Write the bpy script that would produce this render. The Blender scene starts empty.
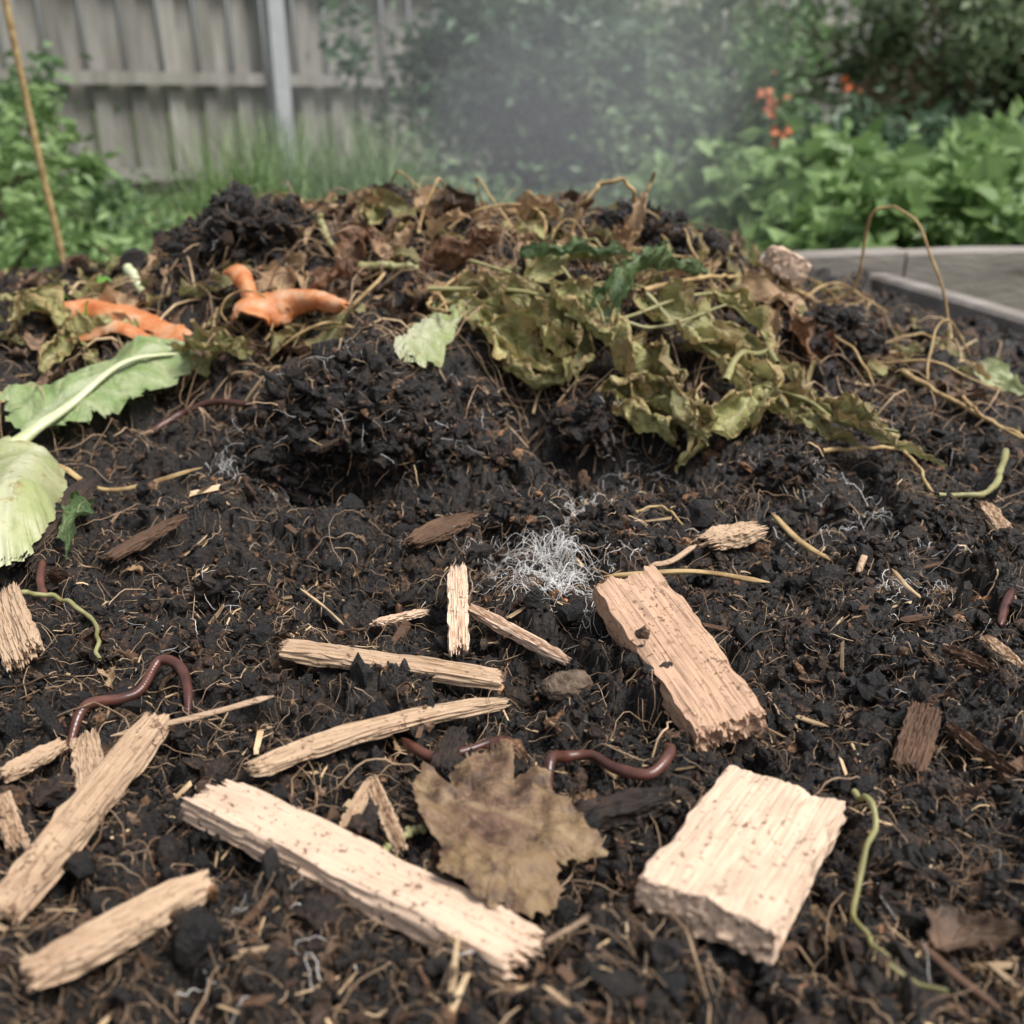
import bpy, bmesh, math, numpy as np
from mathutils import Matrix,Vector
rng=np.random.default_rng(7)
SC=bpy.context.scene
COL=SC.collection
# ---------------------------------------------------------------- noise
_TAB=rng.random((256,256)).astype(np.float32)
def _h(ix,iy,iz,seed):
    a=(ix*73+iz*151+seed*37)&255;b=(iy*91+iz*57+seed*113+(ix>>8)*29)&255
    return _TAB[a,b]
def vn(x,y,z=None,seed=0):
    x=np.asarray(x,float);y=np.asarray(y,float)
    ix=np.floor(x);iy=np.floor(y);fx=x-ix;fy=y-iy
    ix=ix.astype(np.int64);iy=iy.astype(np.int64)
    fx=fx*fx*(3-2*fx);fy=fy*fy*(3-2*fy)
    def layer(iz):
        return (_h(ix,iy,iz,seed)*(1-fx)+_h(ix+1,iy,iz,seed)*fx)*(1-fy)+(_h(ix,iy+1,iz,seed)*(1-fx)+_h(ix+1,iy+1,iz,seed)*fx)*fy
    if z is None: return layer(0)*2-1
    z=np.asarray(z,float);iz=np.floor(z);fz=z-iz;iz=iz.astype(np.int64);fz=fz*fz*(3-2*fz)
    return (layer(iz)*(1-fz)+layer(iz+1)*fz)*2-1
def fbm(x,y,z=None,seed=0,o=3):
    r=0;a=.5;f=1.
    for i in range(o):
        r=r+a*vn(x*f,y*f,None if z is None else z*f,seed+i*17); a*=.5; f*=2.07
    return r
def worley(x,y,seed=0):
    ix=np.floor(x).astype(np.int64);iy=np.floor(y).astype(np.int64)
    best=np.full(x.shape,9.);bid=np.zeros(x.shape)
    for a in (-1,0,1):
        for b in (-1,0,1):
            cx=ix+a;cy=iy+b
            d=(cx+_h(cx,cy,0,seed)-x)**2+(cy+_h(cx,cy,0,seed+5)-y)**2
            m=d<best
            best=np.where(m,d,best);bid=np.where(m,_h(cx,cy,0,seed+9),bid)
    return np.sqrt(best),bid
def ss(a,b,x):
    t=np.clip((x-a)/(b-a),0,1); return t*t*(3-2*t)
# ---------------------------------------------------------------- terrain of the heap
LUMPS=[(-.13,.83,.085,.05),(-.15,.735,.045,-.045),(.03,.82,.05,-.03),(.05,.68,.06,.015),(.25,.78,.08,.015),(-.5,.9,.1,.02),(.42,.7,.09,.015),(-.3,.62,.08,.012),(-.05,.55,.05,-.01),(.10,.80,.05,-.035)]
def Hbase(x,y):
    x=np.asarray(x,float); y=np.asarray(y,float)
    g=ss(.72,1.22,y)*(1-.85*ss(1.32,1.7,y))
    z=.165*np.exp(-np.abs((x+.05)/.42)**2.6)*g
    z=z+.05*ss(.8,1.25,y)*np.exp(-((x+.62)/.3)**2)*(1-.7*ss(1.35,1.6,y))
    z=z-.03*ss(.5,.8,x)
    for (cx,cy,r,h) in LUMPS:
        z=z+h*np.exp(-(((x-cx)**2+(y-cy)**2)/(r*r))**1.3)
    return z
def dome(d): return np.sqrt(np.clip(1-d*d*1.1,0,1))
def Hfull(x,y):
    x=np.asarray(x,float); y=np.asarray(y,float)
    wx=x+.009*vn(x*50,y*50,seed=3)+.004*vn(x*170,y*170,seed=31);wy=y+.009*vn(x*50,y*50,seed=4)+.004*vn(x*170,y*170,seed=32)
    z=Hbase(x,y)+.03*fbm(x*9,y*9,seed=1,o=3)*ss(.55,1.,y)+.014*fbm(x*14,y*14,seed=2,o=2)
    d,i=worley(wx*19,wy*19,11); z=z+dome(d)*(.003+.021*i*i)-.006
    d,i=worley(wx*48,wy*48,12); z=z+dome(d)*(.001+.013*i)-.006
    z=z+.0075*np.abs(vn(wx*85,wy*85,seed=9))-.003
    z=z+.005*np.abs(vn(wx*190,wy*190,seed=8))+.0022*vn(x*420,y*420,seed=7)
    return z
def Hs(x,y):
    x=np.asarray(x,float); y=np.asarray(y,float)
    r=0
    for a,b in ((0,0),(.01,0),(-.01,0),(0,.01),(0,-.01)): r=r+Hfull(x+a,y+b)
    return r/5+.004
# survey sighting of points lying on the heap: bearing/tilt readings -> world position on the ground
EYE=np.array([0,0,.30]);PITCH=math.radians(22.7);F=983.
_T=np.arange(.15,3,.001)
def sight(q):
    a=(q[0]-512)/F;b=(512-q[1])/F
    d=np.array([a,math.cos(PITCH)+b*math.sin(PITCH),-math.sin(PITCH)+b*math.cos(PITCH)])
    if len(q)==3: return EYE+d*(q[2]/d[1])
    P=EYE[None]+_T[:,None]*d[None]
    m=P[:,2]<=Hbase(P[:,0],P[:,1])+.012
    k=int(np.argmax(m)) if m.any() else len(_T)-1
    return P[k]
def G(*qs,lift=0.0):
    out=[]
    for q in qs:
        r=sight(q)
        if len(q)==2: r=np.array([r[0],r[1],float(Hs(r[0],r[1]))+lift])
        out.append(r)
    return np.array(out)
# ---------------------------------------------------------------- mesh helpers
class Acc:
    def __init__(s): s.V=[];s.L=[];s.S=[];s.A=[];s.n=0
    def add(s,V,Fc,A=None):
        V=np.asarray(V,float).reshape(-1,3);Fc=np.asarray(Fc,np.int64)
        s.V.append(V);s.L.append((Fc+s.n).ravel());s.S.append(np.full(len(Fc),Fc.shape[1]))
        s.A.append(np.zeros((len(V),3)) if A is None else np.asarray(A,float).reshape(-1,3));s.n+=len(V)
    def obj(s,name,mat,smooth=True,parent=None):
        V=np.concatenate(s.V);L=np.concatenate(s.L);S=np.concatenate(s.S);A=np.concatenate(s.A)
        me=bpy.data.meshes.new(name)
        me.vertices.add(len(V));me.vertices.foreach_set("co",V.astype(np.float32).ravel())
        me.loops.add(len(L));me.loops.foreach_set("vertex_index",L.astype(np.int32))
        me.polygons.add(len(S));st=np.concatenate([[0],np.cumsum(S)[:-1]]).astype(np.int32)
        me.polygons.foreach_set("loop_start",st)
        me.polygons.foreach_set("use_smooth",np.full(len(S),smooth))
        at=me.attributes.new("lf",'FLOAT_VECTOR','POINT');at.data.foreach_set("vector",A.astype(np.float32).ravel())
        me.update(calc_edges=True)
        me.materials.append(mat)
        o=bpy.data.objects.new(name,me);COL.objects.link(o)
        if parent: o.parent=parent
        return o
def catm(P,n):
    P=np.asarray(P,float)
    Q=np.vstack([2*P[0]-P[1],P,2*P[-1]-P[-2]])
    t=np.linspace(0,len(P)-1-1e-6,n);i=t.astype(int);f=(t-i)[:,None]
    a,b,c,d=Q[i],Q[i+1],Q[i+2],Q[i+3]
    return .5*((2*b)+(-a+c)*f+(2*a-5*b+4*c-d)*f*f+(-a+3*b-3*c+d)*f**3)
def norm(v): return v/np.maximum(np.linalg.norm(v,axis=-1,keepdims=True),1e-9)
def tubes(acc,P,R,k=6,flat=1.0,ridge=0.,seed=0):
    """P (N,S,3) R (N,S)"""
    P=np.asarray(P,float);R=np.asarray(R,float)
    if P.ndim==2: P=P[None];R=R[None]
    N,S,_=P.shape
    T=norm(np.gradient(P,axis=1))
    up=np.array([.05,.03,1.]);s=np.cross(T,up);s=norm(s);u=np.cross(s,T)
    a=np.arange(k)/k*2*np.pi
    RR=R[:,:,None]*np.ones(k)
    if ridge>0:
        sv=np.arange(S)[:,None]/S
        RR=RR*(1+ridge*vn(np.cos(a)[None]*3+sv*2.5+seed,np.sin(a)[None]*3+sv,seed=seed)+ridge*.6*vn(np.cos(a)[None]*7+sv*5,np.sin(a)[None]*7,seed=seed+1))[None]
    V=P[:,:,None,:]+RR[...,None]*(np.cos(a)[None,None,:,None]*s[:,:,None,:]+flat*np.sin(a)[None,None,:,None]*u[:,:,None,:])
    base=(np.arange(N)*S*k)[:,None,None];i=np.arange(S-1)[None,:,None];j=np.arange(k)[None,None,:]
    a0=base+i*k+j;a1=base+i*k+(j+1)%k
    Fc=np.stack([a0,a1,a1+k,a0+k],-1).reshape(-1,4)
    tt=np.broadcast_to(np.linspace(0,1,S)[None,:,None],(N,S,k));sx=np.broadcast_to((a/(2*np.pi))[None,None,:],(N,S,k))
    acc.add(V,Fc,np.stack([tt,sx,np.zeros_like(tt)],-1))
# ---------------------------------------------------------------- materials
def newmat(name):
    m=bpy.data.materials.new(name);m.use_nodes=True;nt=m.node_tree
    b=nt.nodes["Principled BSDF"];return m,nt,b
def ramp(nt,src,stops):
    r=nt.nodes.new("ShaderNodeValToRGB");e=r.color_ramp.elements
    while len(e)<len(stops): e.new(.5)
    for x,(p,c) in zip(e,stops):
        x.position=p;x.color=(c[0],c[1],c[2],1) if hasattr(c,'__len__') else (c,c,c,1)
    nt.links.new(src,r.inputs[0]);return r.outputs[0]
def mixc(nt,f,a,b,mode='MIX'):
    m=nt.nodes.new("ShaderNodeMix");m.data_type='RGBA';m.blend_type=mode
    for s,i in ((f,0),(a,6),(b,7)):
        if hasattr(s,'is_linked'): nt.links.new(s,m.inputs[i])
        elif i==0: m.inputs[0].default_value=s
        else: m.inputs[i].default_value=(s[0],s[1],s[2],1)
    return m.outputs[2]
def mth(nt,op,a,b=None,c=None):
    m=nt.nodes.new("ShaderNodeMath");m.operation=op
    for i,s in enumerate((a,b,c)):
        if s is None: continue
        if hasattr(s,'is_linked'): nt.links.new(s,m.inputs[i])
        else: m.inputs[i].default_value=s
    return m.outputs[0]
def coords(nt,scale=(1,1,1),kind='Object'):
    tc=nt.nodes.new("ShaderNodeTexCoord");mp=nt.nodes.new("ShaderNodeMapping");mp.inputs['Scale'].default_value=scale
    nt.links.new(tc.outputs[kind],mp.inputs[0]);return mp.outputs[0]
def noise(nt,vec,scale,detail=4,rough=.55,dist=0):
    n=nt.nodes.new("ShaderNodeTexNoise");n.inputs['Scale'].default_value=scale;n.inputs['Detail'].default_value=detail
    n.inputs['Roughness'].default_value=rough;n.inputs['Distortion'].default_value=dist
    if vec is not None: nt.links.new(vec,n.inputs['Vector'])
    return n.outputs[0]
def bump(nt,b,h,strength,dist):
    n=nt.nodes.new("ShaderNodeBump");n.inputs['Strength'].default_value=strength;n.inputs['Distance'].default_value=dist
    nt.links.new(h,n.inputs['Height']);nt.links.new(n.outputs[0],b.inputs['Normal'])
def island(nt): return nt.nodes.new("ShaderNodeNewGeometry").outputs['Random Per Island']
def translu(nt,b,c,tr):
    t=nt.nodes.new("ShaderNodeBsdfTranslucent");nt.links.new(c,t.inputs[0])
    mx=nt.nodes.new("ShaderNodeMixShader");mx.inputs[0].default_value=tr
    nt.links.new(b.outputs[0],mx.inputs[1]);nt.links.new(t.outputs[0],mx.inputs[2]);nt.links.new(mx.outputs[0],nt.nodes["Material Output"].inputs[0])
def soil_mat(name,crumb=False,k=1.):
    m,nt,b=newmat(name);v=coords(nt)
    n1=noise(nt,v,45,2,.6);n2=noise(nt,v,420,2,.65)
    c=ramp(nt,n1,[(.3,(.010*k,.0075*k,.006*k)),(.55,(.023*k,.016*k,.0115*k)),(.75,(.060*k,.039*k,.025*k))])
    c2=ramp(nt,n2,[(.35,(.25,.25,.25)),(.6,(1,1,1)),(.72,(2.8,2.3,1.9))])
    c=mixc(nt,1.,c,c2,'MULTIPLY')
    if crumb:
        r=island(nt)
        t=ramp(nt,r,[(0,(.25,.25,.26)),(.42,(.7,.67,.64)),(.72,(1.6,1.35,1.1)),(.88,(3.2,2.4,1.75)),(.96,(6.5,4.7,3.1)),(1.,(14,10.5,7))])
        c=mixc(nt,1.,c,t,'MULTIPLY')
    nt.links.new(c,b.inputs['Base Color'])
    rg=ramp(nt,n1,[(.35,.34),(.6,.7)]);nt.links.new(rg,b.inputs['Roughness'])
    b.inputs['Specular IOR Level'].default_value=.55
    bump(nt,b,noise(nt,v,380,4,.75),.9,.003);return m
def wood_mat(name,base,dark,speck=.5,rough=.75):
    m,nt,b=newmat(name)
    oi=nt.nodes.new("ShaderNodeObjectInfo").outputs['Random']
    v0=coords(nt);ad=nt.nodes.new("ShaderNodeVectorMath");ad.operation='ADD';nt.links.new(v0,ad.inputs[0])
    nt.links.new(mth(nt,'MULTIPLY',oi,3.),ad.inputs[1]);v0=ad.outputs[0]
    mp=nt.nodes.new("ShaderNodeMapping");mp.inputs['Scale'].default_value=(14,800,340);nt.links.new(v0,mp.inputs[0]);v=mp.outputs[0]
    mp=nt.nodes.new("ShaderNodeMapping");mp.inputs['Scale'].default_value=(5,130,70);nt.links.new(v0,mp.inputs[0]);vb=mp.outputs[0]
    f=noise(nt,v,1,3,.6,.3);g=noise(nt,vb,1,3,.5,.5)
    c=ramp(nt,f,[(.28,dark),(.46,base),(.75,[min(1,x*1.12) for x in base])])
    c=mixc(nt,ramp(nt,g,[(.35,.0),(.65,.5)]),c,[(a*.65+b_*.35) for a,b_ in zip(base,dark)])
    # soil specks: many tiny ones, a few bigger smears
    s1=ramp(nt,noise(nt,v0,300,3,.6),[(.665-.10*speck,0),(.70-.10*speck,1)])
    s2=ramp(nt,noise(nt,v0,85,5,.75),[(.67-.09*speck,0),(.70-.09*speck,1)])
    big=ramp(nt,noise(nt,v0,30,3,.6),[(.38,0.05),(.60,1)])
    sp=mth(nt,'MULTIPLY',mth(nt,'MAXIMUM',s1,s2),big)
    c=mixc(nt,mth(nt,'MULTIPLY',sp,.85),c,(.10,.050,.028))
    st=ramp(nt,noise(nt,v0,28,4,.6),[(.46,0),(.8,.5*speck+.05)])
    c=mixc(nt,st,c,(.24,.135,.08))
    nt.links.new(c,b.inputs['Base Color']);b.inputs['Roughness'].default_value=rough;b.inputs['Specular IOR Level'].default_value=.25
    h=mth(nt,'ADD',f,mth(nt,'MULTIPLY',g,.8));bump(nt,b,h,.8,.0012);return m
def leaf_mat(name,cA,cB,vein,nv=9,spots=None,spot_amt=.4,rough=.5,trans=.3,vs=.6,isl=False,bumpd=.002,net=.3,il=(.6,.58,.55),edge=None,vb=.5,sk=.35):
    m,nt,b=newmat(name)
    at=nt.nodes.new("ShaderNodeAttribute");at.attribute_name="lf";sx=nt.nodes.new("ShaderNodeSeparateXYZ");nt.links.new(at.outputs['Vector'],sx.inputs[0])
    t,s=sx.outputs[0],mth(nt,'ABSOLUTE',sx.outputs[1])
    v=coords(nt)
    wob=mth(nt,'MULTIPLY',noise(nt,v,40,2),.5)
    ph=mth(nt,'FRACT',mth(nt,'ADD',mth(nt,'MULTIPLY',mth(nt,'SUBTRACT',t,mth(nt,'MULTIPLY',s,sk)),nv),wob))
    lat=ramp(nt,mth(nt,'ABSOLUTE',mth(nt,'SUBTRACT',ph,.5)),[(0,1),(.07,.5),(.14,0)])
    mid=ramp(nt,s,[(0,1),(.04,1),(.09,0)])
    ve=mth(nt,'MAXIMUM',mth(nt,'MULTIPLY',lat,.55),mid)
    nn=noise(nt,v,30,4,.65)
    c=mixc(nt,ramp(nt,nn,[(.38,0),(.64,1)]),cA,cB)
    if edge:
        e=mth(nt,'ADD',mth(nt,'MULTIPLY',s,.6),mth(nt,'MULTIPLY',noise(nt,v,50,3),.6))
        c=mixc(nt,ramp(nt,e,[(.68,0),(.86,.85)]),c,edge)
    if isl: c=mixc(nt,1.,c,ramp(nt,island(nt),[(0,il),(.5,(1,1,1)),(1,[2-x for x in il])]),'MULTIPLY')
    c=mixc(nt,mth(nt,'MULTIPLY',ve,vs),c,vein)
    if spots: c=mixc(nt,ramp(nt,noise(nt,v,75,5,.7),[(.6-.15*spot_amt,0),(.7-.1*spot_amt,.9)]),c,spots)
    nt.links.new(c,b.inputs['Base Color']);b.inputs['Roughness'].default_value=rough;b.inputs['Specular IOR Level'].default_value=.4
    h=mth(nt,'ADD',mth(nt,'MULTIPLY',ve,vb),noise(nt,v,160,4,.65))
    if net>0:
        vo=nt.nodes.new("ShaderNodeTexVoronoi");vo.feature='DISTANCE_TO_EDGE';vo.inputs['Scale'].default_value=230;nt.links.new(v,vo.inputs['Vector'])
        h=mth(nt,'ADD',h,mth(nt,'MULTIPLY',ramp(nt,vo.outputs[0],[(0,0),(.15,1)]),net))
    bump(nt,b,h,.75,bumpd)
    if trans>0: translu(nt,b,c,trans)
    return m
def simple_mat(name,stops,scale=60,rough=.6,bs=.5,bd=.001,isl=False,spec=.3,stretch=(1,1,1),trans=0):
    m,nt,b=newmat(name);v=coords(nt,stretch)
    c=ramp(nt,noise(nt,v,scale,3,.6),stops)
    if isl: c=mixc(nt,1.,c,ramp(nt,island(nt),[(0,(.3,.26,.23)),(.5,(1,1,1)),(1,(1.7,1.75,1.8))]),'MULTIPLY')
    nt.links.new(c,b.inputs['Base Color']);b.inputs['Roughness'].default_value=rough;b.inputs['Specular IOR Level'].default_value=spec
    if bs>0: bump(nt,b,noise(nt,v,scale*6,3,.65),bs,bd)
    if trans>0: translu(nt,b,c,trans)
    return m
M_soil=soil_mat("soil",False,.88);M_crumb=soil_mat("soil_crumb",True,.9);M_clod=soil_mat("soil_clod",False,.88)
M_wood=wood_mat("fresh_wood",(.69,.51,.375),(.50,.33,.22),.6)
M_woodp=wood_mat("pinkish_wood",(.54,.35,.235),(.30,.17,.105),.85)
M_woodw=wood_mat("weathered_wood",(.50,.355,.235),(.26,.165,.10),.75)
M_bark=wood_mat("bark",(.10,.058,.036),(.035,.020,.014),.8)
M_char=wood_mat("dark_bark",(.034,.027,.024),(.010,.008,.007),.5)
M_straw=simple_mat("straw",[(.3,(.27,.17,.09)),(.6,(.50,.36,.21))],40,.6,0,.0005,True)
M_root=simple_mat("root",[(.3,(.15,.09,.05)),(.65,(.36,.25,.16))],60,.7,0,.0003,True)
M_myc=simple_mat("mycelium",[(.3,(.60,.57,.53)),(.6,(.80,.78,.75))],60,.8,0,.0002)
M_stem=simple_mat("dry_stem",[(.35,(.26,.16,.07)),(.6,(.48,.34,.16))],70,.55,.4,.0007)
M_gstem=simple_mat("green_stem",[(.3,(.17,.155,.055)),(.65,(.33,.31,.14))],40,.45,.4,.0008,spec=.4)
M_worm=simple_mat("worm_skin",[(.35,(.050,.018,.013)),(.65,(.14,.055,.038))],35,.28,.3,.0003,spec=.6)
M_orange=simple_mat("orange_peel",[(.3,(.45,.12,.035)),(.5,(.60,.24,.095)),(.7,(.66,.42,.26))],45,.5,.5,.0012,spec=.4,trans=.12)
M_dead=leaf_mat("dead_leaf",(.25,.165,.08),(.16,.092,.058),(.36,.26,.145),6,(.065,.035,.022),.8,.6,.1,vs=.45,bumpd=.0014,net=.2,vb=.4,sk=.9)
M_brown=leaf_mat("brown_leaf",(.15,.07,.038),(.26,.14,.075),(.33,.21,.12),9,(.05,.025,.015),.4,.55,.25,net=0)
M_tan=leaf_mat("tan_leaf",(.38,.23,.12),(.52,.36,.21),(.56,.42,.27),9,(.12,.06,.03),.4,.6,.25,net=0)
M_scrap=leaf_mat("leaf_scrap",(.07,.042,.026),(.17,.105,.065),(.18,.12,.075),5,(.02,.013,.01),.6,.6,.1,isl=True,vs=.3,net=0,il=(.3,.3,.3))
M_wilt=leaf_mat("wilted_leaf",(.21,.21,.07),(.42,.39,.175),(.54,.51,.30),10,(.16,.10,.04),.45,.45,.25,isl=True,bumpd=.004,net=0,edge=(.40,.28,.13))
M_wiltg=leaf_mat("wilted_green_leaf",(.07,.125,.045),(.15,.21,.085),(.28,.34,.16),10,(.08,.07,.03),.3,.4,.25,bumpd=.004,net=0)
M_lett=leaf_mat("lettuce_leaf",(.25,.36,.13),(.41,.47,.24),(.60,.64,.42),6,(.40,.36,.16),.15,.4,.3,bumpd=.002,net=.15)
M_cabb=leaf_mat("cabbage_leaf",(.38,.42,.18),(.50,.51,.28),(.60,.60,.40),4,(.36,.28,.11),.3,.4,.2,bumpd=.0008,net=0,vs=.7)
M_lstalk=simple_mat("pale_stalk",[(.35,(.46,.50,.25)),(.65,(.60,.62,.40))],20,.35,.3,.0015,spec=.5)
M_pale=leaf_mat("pale_leaf",(.34,.40,.17),(.52,.54,.33),(.62,.62,.45),8,(.3,.27,.12),.3,.45,.3,net=0)
M_brg=leaf_mat("bright_leaf",(.15,.36,.04),(.25,.48,.08),(.38,.56,.18),8,None,0,.4,.35,net=0)
# ---------------------------------------------------------------- compost ground in the bed
def bound_back(x): return 1.70+.2*x
def bound_right(y): return .62+(1.84-y)*.25-.012
nx,ny=820,860
t=np.linspace(-1,1,nx);xs=np.sinh(2.1*t)/np.sinh(2.1)*1.12
ys=np.concatenate([np.linspace(-.42,.16,50,endpoint=False),np.geomspace(.16,2.0,ny)])
X,Y=np.meshgrid(xs,ys)
Z=Hfull(X,Y)
out=(Y>bound_back(X))|(X>bound_right(Y))
Y2=np.minimum(Y,bound_back(X)-.004);X2=np.minimum(X,bound_right(Y));Z=np.where(out,-.29,Z);X,Y=X2,Y2
ny2=len(ys)
idx=np.arange(nx*ny2).reshape(ny2,nx)
a=Acc();a.add(np.stack([X,Y,Z],-1),np.stack([idx[:-1,:-1],idx[:-1,1:],idx[1:,1:],idx[1:,:-1]],-1).reshape(-1,4))
a.obj("compost_heap",M_soil)
# ---------------------------------------------------------------- crumbs
def ico(sub):
    bm=bmesh.new();bmesh.ops.create_icosphere(bm,subdivisions=sub,radius=1)
    V=np.array([v.co[:] for v in bm.verts]);Fc=np.array([[v.index for v in f.verts] for f in bm.faces]);bm.free();return V,Fc
def randrot(n):
    q=rng.normal(size=(n,4));q/=np.linalg.norm(q,axis=1,keepdims=True);w,x,y,z=q.T
    return np.stack([1-2*(y*y+z*z),2*(x*y-z*w),2*(x*z+y*w),2*(x*y+z*w),1-2*(x*x+z*z),2*(y*z-x*w),2*(x*z-y*w),2*(y*z+x*w),1-2*(x*x+y*y)],-1).reshape(n,3,3)
def crumbs(acc,P,R,sub,jit=.28,ani=.6):
    V0,F0=ico(sub);n=len(P)
    sc=1+rng.uniform(-ani,ani,(n,1,3))
    V=V0[None]*sc*R[:,None,None]*(1+rng.uniform(-jit,jit,(n,len(V0),1)))
    V=np.einsum('nij,nkj->nki',randrot(n),V)+P[:,None,:]
    Fc=F0[None]+(np.arange(n)*len(V0))[:,None,None]
    acc.add(V,Fc.reshape(-1,3))
def scat(n,ymin=.17,ymax=1.68):
    y=np.exp(rng.uniform(math.log(ymin),math.log(ymax),n))
    x=rng.uniform(-1,1,n)*(.2+.66*y)
    ok=(y<bound_back(x)-.02)&(x<bound_right(y)-.01)&(x>-1.08)
    return x[ok],y[ok]
a=Acc()
x,y=scat(110000);r=np.clip(rng.lognormal(math.log(.00095),.5,len(x)),.0004,.003)*(.75+.5*y)
crumbs(a,np.stack([x,y,Hfull(x,y)+r*.5],-1),r,1,.42)
x,y=scat(9000);r=np.clip(rng.lognormal(math.log(.0026),.5,len(x)),.001,.009)*(.8+.35*y)
crumbs(a,np.stack([x,y,Hfull(x,y)+r*.35],-1),r,2,.26)
def clod(acc,c,R,seed,sub=6,fl=.8):
    V,Fc=ico(sub)
    d=fbm(V[:,0]*1.8,V[:,1]*1.8,V[:,2]*1.8+seed,seed,2)
    d2=np.abs(vn(V[:,0]*4,V[:,1]*4,V[:,2]*4,seed+3));d3=np.abs(vn(V[:,0]*10,V[:,1]*10,V[:,2]*10,seed+4))
    d4=vn(V[:,0]*26,V[:,1]*26,V[:,2]*26,seed+5)
    rr=1.12+.65*d-.38*(1-d2)**3-.20*(1-d3)**2+.09*d4
    V=V*rr[:,None]*np.array([1,1,fl])*R+np.asarray(c)
    acc.add(V,Fc);return V
cl=Acc();clv=[]
specs=[((240,248,1.14),.070),((292,240,1.17),.048),((205,290,1.1),.045),((640,246,1.2),.055),((700,265,1.17),.045),((835,342,1.02),.045),((560,250,1.22),.045),((345,250,1.2),.048),((180,300,1.15),.042),((470,258,1.18),.045),((420,300,1.08),.035),((600,300,1.08),.04),((520,310,1.05),.03),
       ((335,412),.058),((425,440),.048),((278,450),.042),((460,405),.036),((375,400),.05),((600,425),.035),((765,320,1.08),.04),((530,515),.026),((610,535),.026),((700,555),.018),((870,560),.020),((930,515),.024),((610,806),.013),((840,640),.015),((780,690),.012),((150,600),.020),((920,440),.032),((960,620),.014),((230,590),.020),((700,505),.024),((500,470),.026),((790,480),.024),
       ((840,590),.018),((800,625),.014),((340,560),.016),((400,600),.014),((200,640),.014),((640,500),.02),((420,510),.022),((110,640),.014),((905,655),.013),((1000,560),.018)]
for i in range(46):
    u_=rng.uniform(-10,1034);v_=rng.uniform(560,1010)
    if 170<u_<860 and v_>740: continue
    if 250<u_<780 and 570<v_<740: continue
    if u_<230 and v_>640: continue
    specs.append(((u_,v_),rng.uniform(.008,.018)))
for i,(q,R) in enumerate(specs):
    c=G(q)[0]
    if len(q)==2: c[2]-=R*(.1 if R>.019 else .35)
    clv.append((clod(cl,c,R,20+i,6 if R>.03 else 5),c,R))
cl.obj("compost_clods",M_clod)
fa=Acc();fs=Acc();fw=Acc()
for ci,(V,c,R) in enumerate(clv):
    k=int(min(1900,R*36000));s=V[rng.integers(0,len(V),k)];r=np.clip(rng.lognormal(math.log(.0019),.65,k),.0006,.007)*(.6+8*R)
    crumbs(a,s,r,1,.45,.7)
    for acc,m,r0 in ((fa,int(R*7000),.00036),(fs,int(R*800),.0006),(fw,int(R*(2400 if 13<=ci<=17 or ci in (20,21) else 1100)),.00024)):
        st=V[rng.integers(0,len(V),m)];S=10;d=norm(rng.normal(size=(m,1,3))*.9+norm(st-c)[:,None]*.35+[0,0,-.15])+np.cumsum(rng.normal(0,.30,(m,S,3)),1)+np.linspace(0,1,S)[None,:,None]*np.array([0,0,-.8])
        P=st[:,None]+np.cumsum(norm(d)*(rng.uniform(.008,.028,m)*(.5+R*13)/S)[:,None,None],1)
        tubes(acc,P,(rng.uniform(.5,1.2,m)*r0)[:,None]*np.linspace(1,.5,S)[None],3)
a.obj("compost_crumbs",M_crumb,smooth=False)
# ---------------------------------------------------------------- fibres
def fibres(acc,x,y,L,R,S=10,wig=.5,arch=.25,k=3,lift=.001):
    n=len(x);th=rng.uniform(0,2*np.pi,n)[:,None]+np.cumsum(rng.normal(0,wig,(n,S)),1)
    st=(L/S)[:,None]
    px=x[:,None]+np.cumsum(np.cos(th)*st,1);py=y[:,None]+np.cumsum(np.sin(th)*st,1)
    z=Hfull(px,py)
    zp=np.pad(z,((0,0),(2,2)),mode='edge');z=sum(zp[:,i:i+S] for i in range(5))/5
    z=z+lift+np.sin(np.linspace(0,np.pi,S))[None]*(L*arch*rng.uniform(0,1,n))[:,None]+rng.normal(0,.0005,(n,S))
    tubes(acc,np.stack([px,py,z],-1),R[:,None]*np.linspace(1,.5,S)[None],k)
x,y=scat(16000);fibres(fa,x,y,rng.uniform(.006,.035,len(x))*(.7+.4*y),rng.uniform(.00013,.00036,len(x))*(.7+.8*y),9,.45,.35)
x,y=scat(700);fibres(fa,x,y,rng.uniform(.03,.09,len(x)),rng.uniform(.0003,.0008,len(x)),16,.3,.2)
x=rng.uniform(-.45,.5,900);y=rng.uniform(.85,1.35,900);fibres(fa,x,y,rng.uniform(.03,.12,900),rng.uniform(.0005,.0012,900),14,.35,.35)
fa.obj("root_fibres",M_root)
x,y=scat(1500);fibres(fs,x,y,rng.uniform(.004,.024,len(x)),rng.uniform(.0004,.0011,len(x))*(.7+.5*y),4,.06,.1,4)
x=rng.uniform(-.5,.6,340);y=rng.uniform(.85,1.35,340);fibres(fs,x,y,rng.uniform(.02,.10,340),rng.uniform(.0008,.0020,340),6,.14,.3,5)
fs.obj("straw_bits",M_straw)
def patch(q,r,n,zz=.003,rs=1.,arch=.15,Lm=(.010,.034)):
    c=G(q)[0];n=int(n);S=14
    ang=rng.uniform(0,2*np.pi,n);rr=r*np.sqrt(rng.uniform(0,1,n))*rng.uniform(.3,1.3,n)
    fibres(fw,c[0]+np.cos(ang)*rr,c[1]+np.sin(ang)*rr*1.2,rng.uniform(*Lm,n),rs*rng.uniform(.00014,.00034,n),S,.55,arch,3,zz)
patch((555,550),.014,90,.004,1.,.55,(.015,.045));patch((545,585),.024,90,.004,1.,.35,(.015,.05));patch((570,565),.05,150,.003,.9,.2);patch((575,500),.022,80,.003,1.,.4);patch((515,550),.04,90)
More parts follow.
